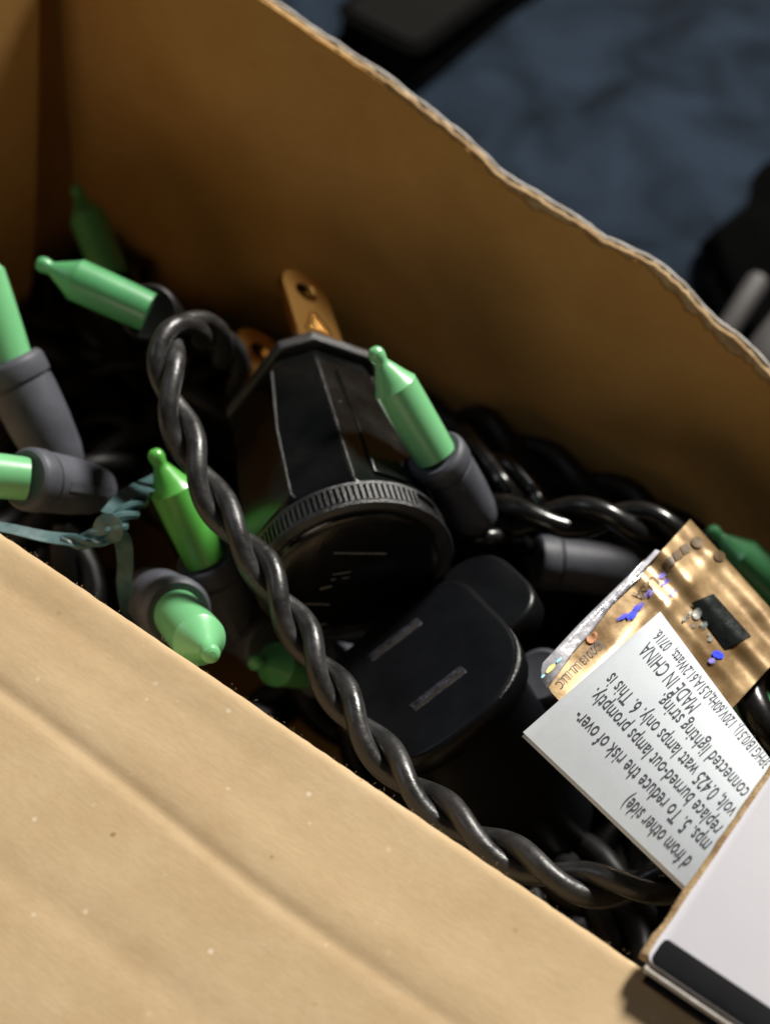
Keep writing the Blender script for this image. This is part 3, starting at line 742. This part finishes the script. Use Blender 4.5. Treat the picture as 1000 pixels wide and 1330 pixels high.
# white paper tag: a gently bent strip
cA, cB, cC, cD = (679, 951), (857, 794), (1010, 1000), (888, 1150)
dA, dB, dC, dD = 20.0, 17.0, 34.0, 39.0
def bil(u, v, a, b, c, d):      # u along A->D, v along A->B
    return a * (1 - u) * (1 - v) + d * u * (1 - v) + b * (1 - u) * v + c * u * v
Apx = [Vector(q) for q in (cA, cB, cC, cD)]
def inv_bil(x, y):
    u = v = 0.5
    for _ in range(14):
        p = bil(u, v, *Apx); r = Vector((x, y)) - p
        du = (Apx[3] - Apx[0]) * (1 - v) + (Apx[2] - Apx[1]) * v; dv = (Apx[1] - Apx[0]) * (1 - u) + (Apx[2] - Apx[3]) * u
        det = du.x * dv.y - du.y * dv.x
        u += (r.x * dv.y - r.y * dv.x) / det; v += (du.x * r.y - du.y * r.x) / det
    return u, v
def tag_surf(x, y, lift=0):
    u, v = inv_bil(x, y)
    d = bil(u, v, dA, dB, dC, dD) + 1.5 * math.sin(math.pi * min(1, max(0, v))) + 0.8 * math.sin(2.2 * u) - 0.6 * max(0, v - .8) * 5 * (1 - u)
    return cp(x, y, d + lift)
wt = thing('warning_tag', 'white paper tag with small black print, tucked under the white panel', 'tag', tag_surf(780, 950))
V = []; F = []; nu, nv = 30, 16
U1 = 1.5
for h in (0, -0.16):
    for i in range(nu + 1):
        for j in range(nv + 1):
            q = bil(U1 * i / nu, j / nv, *Apx); V.append(tag_surf(q.x, q.y, h))
k = nv + 1; of = (nu + 1) * k
for s in (0, 1):
    for i in range(nu):
        for j in range(nv):
            a = s * of + i * k + j; F.append((a, a + k, a + k + 1, a + 1))
for i in range(nu):
    for j in (0, nv):
        a = i * k + j; F.append((a, a + k, of + a + k, of + a))
for j in range(nv):
    for i in (0, nu):
        a = i * k + j; F.append((a, a + 1, of + a + 1, of + a))
paper = mesh_obj('paper_strip', V, F, M['paper'], wt, sharp=60)
# the second layer of the folded tag just showing under the left edge
V = []; F = []
for i in range(13):
    for j in (0, 1):
        q = bil(U1 * i / 12, j * 0.6, *Apx) + Vector((-1.0, 6.0 + 3 * max(0, i / 12 - .25))); V.append(tag_surf(q.x, q.y, -1.4 - 2.5 * (i / 12) ** 2))
F = [(2 * i, 2 * i + 1, 2 * i + 3, 2 * i + 2) for i in range(12)]
un = mesh_obj('under_layer', V, F, M['paper'], wt)
md = un.modifiers.new('thickness', 'SOLIDIFY'); md.thickness = 0.15 * S
# extrapolate every line under the panel: whole words start there
def ext(p0, p1, k): return (p0[0] - (p1[0] - p0[0]) * k, p0[1] - (p1[1] - p0[1]) * k)
for body, p0, p1, h, h1 in (
        ('d from other side)', (892, 1123), (811, 1040), 23, 24),
        ('mps. 5. To reduce the risk of over-', (917, 1101), (747, 929), 23, 26),
        ('replace burned-out lamps promptly.', (931, 1080), (769, 900), 22, 26),
        ('volt, 0.425 watt lamps only. 6. This is', (950, 1058), (789, 880), 22, 26),
        ('connected lighting string.', (966, 1033), (855, 907), 22, 24),
        ('MADE IN CHINA', (902, 921), (835, 840), 22, 24),
        ('3PHG1B(0.51), 120V,60Hz,0.51A,61.2Watts,  07/16.', (996, 994), (851, 822), 16, 16)):
    printed(tag_surf, body, p0, p1, h, M['ink'], wt)

# ---- gold hologram label behind the tag
GA = Vector((704, 886)); GE = Vector((192, -212)); GG = Vector((115, 128))   # along, across
def gold_uv(x, y):
    r = Vector((x, y)) - GA; det = GE.x * GG.y - GE.y * GG.x
    return (r.x * GG.y - r.y * GG.x) / det, (GE.x * r.y - GE.y * r.x) / det
def gold_surf(x, y, lift=0):
    u, v = gold_uv(x, y)
    d = 16.0 - 17.0 * u + 3.5 * v
    w = max(0, min(1, (u - .60) / .08))
    d += 0.42 * w * math.sin((u - .60) * 38) - 9 * max(0, u - .86) ** 1.3 * 2.0
    d += 0.5 * math.exp(-((v - .32) / .06) ** 2) * (1 if u < .7 else .4) + 0.25 * math.sin(u * 9 + v * 4)
    return cp(x, y, d + lift)
gl = thing('hologram_label', 'shiny gold hologram label with blue glints behind the white tag', 'label', gold_surf(800, 800))
V = []; F = []; nu, nv = 110, 36
def gp(i, j):
    u = i / nu; v = j / nv * 1.22
    # rounded free end
    if u < .06 and v < .08:
        pass
    x = GA + GE * u + GG * v
    return x
for h in (0, -0.2):
    for i in range(nu + 1):
        for j in range(nv + 1):
            u = i / nu; v = j / nv * 1.2
            cu, cv2 = .055, .10
            lo = 0.0
            if u < cu:
                lo = cv2 * (1 - math.sqrt(max(0, 1 - ((cu - u) / cu) ** 2)))
            v = lo + v * (1 - lo / 1.2)
            q = GA + GE * u + GG * v; V.append(gold_surf(q.x, q.y, h))
k = nv + 1; of = (nu + 1) * k
for s in (0, 1):
    for i in range(nu):
        for j in range(nv):
            a = s * of + i * k + j; F.append((a, a + k, a + k + 1, a + 1))
for i in range(nu):
    for j in (0, nv):
        a = i * k + j; F.append((a, a + k, of + a + k, of + a))
for j in range(nv):
    for i in (0, nu):
        a = i * k + j; F.append((a, a + 1, of + a + 1, of + a))
mesh_obj('foil_sheet', V, F, M['gold'], gl, sharp=60)
def patch(name, poly, mat, lift, parent=gl, sub=True):
    P = [Vector(q) for q in poly]; c = sum(P, Vector((0, 0))) / len(P)
    V = [gold_surf(c.x, c.y, lift)]; F = []; R = []
    n = len(P); ns = 4
    ring = []
    for i in range(n):
        for kk in range(ns): ring.append(P[i] + (P[(i + 1) % n] - P[i]) * kk / ns)
    for f in (0.5, 1.0):
        for q in ring:
            x = c + (q - c) * f; V.append(gold_surf(x.x, x.y, lift))
    m2 = len(ring)
    for i in range(m2):
        j = (i + 1) % m2
        F.append((0, 1 + i, 1 + j)); F.append((1 + i, 1 + m2 + i, 1 + m2 + j, 1 + j))
    return mesh_obj(name, V, F, mat, parent)
def uvq(u, v): q = GA + GE * u + GG * v; return (q.x, q.y)
# clear film edge
film = [uvq(.035, -.07), uvq(.06, -.095), uvq(.3, -.09), uvq(.55, -.065), uvq(.79, -.04), uvq(.8, -.005), uvq(.66, .012), uvq(.5, -.005), uvq(.3, .02), uvq(.14, .02), uvq(.05, .05), uvq(.0, .06), uvq(.01, -.02)]
f_ = patch('clear_film_edge', film, M['silver'], 0.35); md = f_.modifiers.new('thickness', 'SOLIDIFY'); md.thickness = 0.12 * S; tag(f_, 'wrinkled silvery clear film along the upper left edge')
patch('dark_square', [(897, 783), (926, 771), (975, 826), (941, 843)], M['holo_dark'], 0.25)
for x, y, a_, b_, g in ((892, 800, 9, 3, -50), (905, 797, 6, 8, 20), (913, 812, 5, 6, 40), (899, 812, 4, 3, 10), (921, 828, 4, 6, -30)):
    patch('silver_fleck', [(x + a_ * math.cos(t) * math.cos(math.radians(g)) - b_ * math.sin(t) * math.sin(math.radians(g)), y + a_ * math.cos(t) * math.sin(math.radians(g)) + b_ * math.sin(t) * math.cos(math.radians(g))) for t in [2 * math.pi * q / 9 for q in range(9)]], M['holo_fleck'], 0.34)
for i, (x, y) in enumerate(((868, 731), (878, 722), (888, 714))):
    patch('reflection_bar', [(x - 6, y - 4), (x + 3, y - 9), (x + 9, y + 1), (x, y + 7)], M['foil_brown'], 0.22)  # dark patches painted for reflections in the embossed foil
for x, y in ((905, 704), (934, 722)):
    patch('reflection_oval', [(x + 8 * math.cos(a) * .9 - 3 * math.sin(a), y + 8 * math.sin(a) * .8 + 4 * math.cos(a)) for a in [2 * math.pi * i / 12 for i in range(12)]], M['foil_brown'], 0.22)  # dark ovals, embossed reflections painted the same way
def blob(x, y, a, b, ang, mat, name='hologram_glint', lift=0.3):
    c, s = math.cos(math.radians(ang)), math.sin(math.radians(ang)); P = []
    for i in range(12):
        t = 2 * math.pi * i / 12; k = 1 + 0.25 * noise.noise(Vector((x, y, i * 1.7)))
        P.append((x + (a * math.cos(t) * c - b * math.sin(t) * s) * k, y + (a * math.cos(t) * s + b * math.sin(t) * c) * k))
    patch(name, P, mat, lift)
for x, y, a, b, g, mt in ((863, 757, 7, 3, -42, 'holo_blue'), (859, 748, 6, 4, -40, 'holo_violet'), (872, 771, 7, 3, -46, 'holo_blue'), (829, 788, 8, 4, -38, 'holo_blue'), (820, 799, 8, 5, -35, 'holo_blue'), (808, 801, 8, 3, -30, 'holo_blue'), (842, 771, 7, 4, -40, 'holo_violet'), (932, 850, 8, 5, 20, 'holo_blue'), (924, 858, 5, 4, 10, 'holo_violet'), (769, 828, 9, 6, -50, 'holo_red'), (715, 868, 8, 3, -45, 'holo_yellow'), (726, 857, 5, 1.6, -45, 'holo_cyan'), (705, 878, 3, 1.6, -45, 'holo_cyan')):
    blob(x, y, a, b, g, M[mt], lift=0.5 if mt in ('holo_yellow', 'holo_cyan') else 0.3)  # fixed colours painted on for the foil's coloured glints
printed(gold_surf, '©2013 UL LLC', (781, 834), (726, 889), 11.5, M['ink'], gl, 0.3)
printed(gold_surf, 'H USA', (868, 738), (826, 776), 15, M['foil_brown'], gl, 0.26)

# ---- dark tangle filling the box below
rnd = random.Random(21)
TG = []
L0, L1 = L_LEFT + 6, 200
for i in range(110):
    zc = rnd.uniform(-64, -30) if i < 60 else rnd.uniform(-64, -52)
    a = bx(rnd.uniform(L0, L1), rnd.uniform(8, WD - 8), zc)
    pts = [a]
    ang = rnd.uniform(0, 6.28)
    for k in range(7):
        ang += rnd.uniform(-.9, .9); q = pts[-1] + Vector((math.cos(ang), math.sin(ang), rnd.uniform(-.25, .25))) * 18
        l, w, z = to_bx(q); l = min(max(l, L0), L1); w = min(max(w, 6), WD - 6); z = min(max(z, -66), (-28 if w > 30 else -40) if l > L_LEFT + 45 else -46); pts.append(bx(l, w, z))
    C = spline(pts, 2.2); T, E = transport(C, Z); ph0 = rnd.uniform(0, 6)
    for k in (0, 1):
        TG.append(tube([c + (E[q].cross(T[q]) * math.cos(ph0 + math.pi * k + q * .6) + E[q] * math.sin(ph0 + math.pi * k + q * .6)) * 1.85 for q, c in enumerate(C)], 1.9, 10))
tg = mesh_obj('wire_tangle', *join(*TG), M['tangle'])
tag(tg, 'dark tangled mass of black wires in the shadow at the bottom of the box', 'wires', kind='stuff')

# ---- things on the rug behind the box
zt = FLOOR + 9
c0 = cz(541, 66, zt); c1 = cz(438, 12, zt); c2 = cz(640, -18, zt)
ex = (c1 - c0).normalized(); wlen = (c1 - c0).length; ey = Z.cross(ex)
if ey.dot(c2 - c0) < 0: ey = -ey
slab = thing('dark_slab', 'flat dark grey slab with rounded corner on the rug behind the box', 'slab', c0 - Z * 9)
def slabp(z0, z1, ins, mat, nm, bev):
    P = rrect(ins, wlen - ins, ins, 150 - ins, 2.5, 6)
    if ex.cross(ey).z < 0: P = list(reversed(P))
    return mesh_obj(nm, *plate(P, Vector((c0.x, c0.y, 0)), ex, ey, Z, z0, z1, bev), mat, slab, sharp=60)
slabp(FLOOR + 0.5, FLOOR + 8.6, 0, M['slab_side'], 'slab_body', 1.2)
slabp(FLOOR + 8.62, FLOOR + 9.4, 1.6, M['slab'], 'slab_top', 0.3)
# black mound added for a dark shadow region, and two grey tubes at the right
V = []; F = []
bc = cz(1010, 330, FLOOR + 10); nu, nv = 64, 28
for j in range(nv + 1):
    ph = math.pi / 2 * j / nv
    for i in range(nu):
        th = 2 * math.pi * i / nu
        k = 1 + 0.09 * noise.noise(Vector((math.cos(th) * 1.6, math.sin(th) * 1.6, ph))) + 0.08 * noise.noise(Vector((math.cos(th) * 5, math.sin(th) * 5, ph * 4)))
        ce = max(0.0, math.cos(ph)) ** 0.6; se = math.sin(ph) ** 0.8 if ph > 0 else 0
        V.append(Vector((bc.x + 33 + 46 * k * ce * math.cos(th), bc.y - 2 + 48 * k * ce * math.sin(th), FLOOR - 1 + 14 * se * k)))
for j in range(nv):
    for i in range(nu):
        F.append((j * nu + i, j * nu + (i + 1) % nu, (j + 1) * nu + (i + 1) % nu, (j + 1) * nu + i))
o = mesh_obj('shadow_mound', V, F, M['shadow_black']); tag(o, 'black mound added for the shadow on the rug at the right edge', 'shadow')
def rod(label, a, b, r):
    ax = (b - a); ln = ax.length
    o = mesh_obj('grey_rod', *lathe([(0, r * .4), (0.4, r * .8), (1.2, r), (ln - 1, r), (ln, r * .7)], a, ax, 28), M['grey_metal'], sharp=60)
    tag(o, label, 'rod', 'grey rods on the black cloth')
rod('thin grey rod with a rounded end on the black mound', cz(988, 358, -58), cz(905, 490, -68), 2.2)
rod('thick pale grey rod at the right edge past the torn cardboard', cz(1040, 415, -54), cz(965, 510, -60), 5.0)

scene.render.engine = 'CYCLES'
scene.cycles.max_bounces = 10
scene.cycles.diffuse_bounces = 5
scene.cycles.use_denoising = True
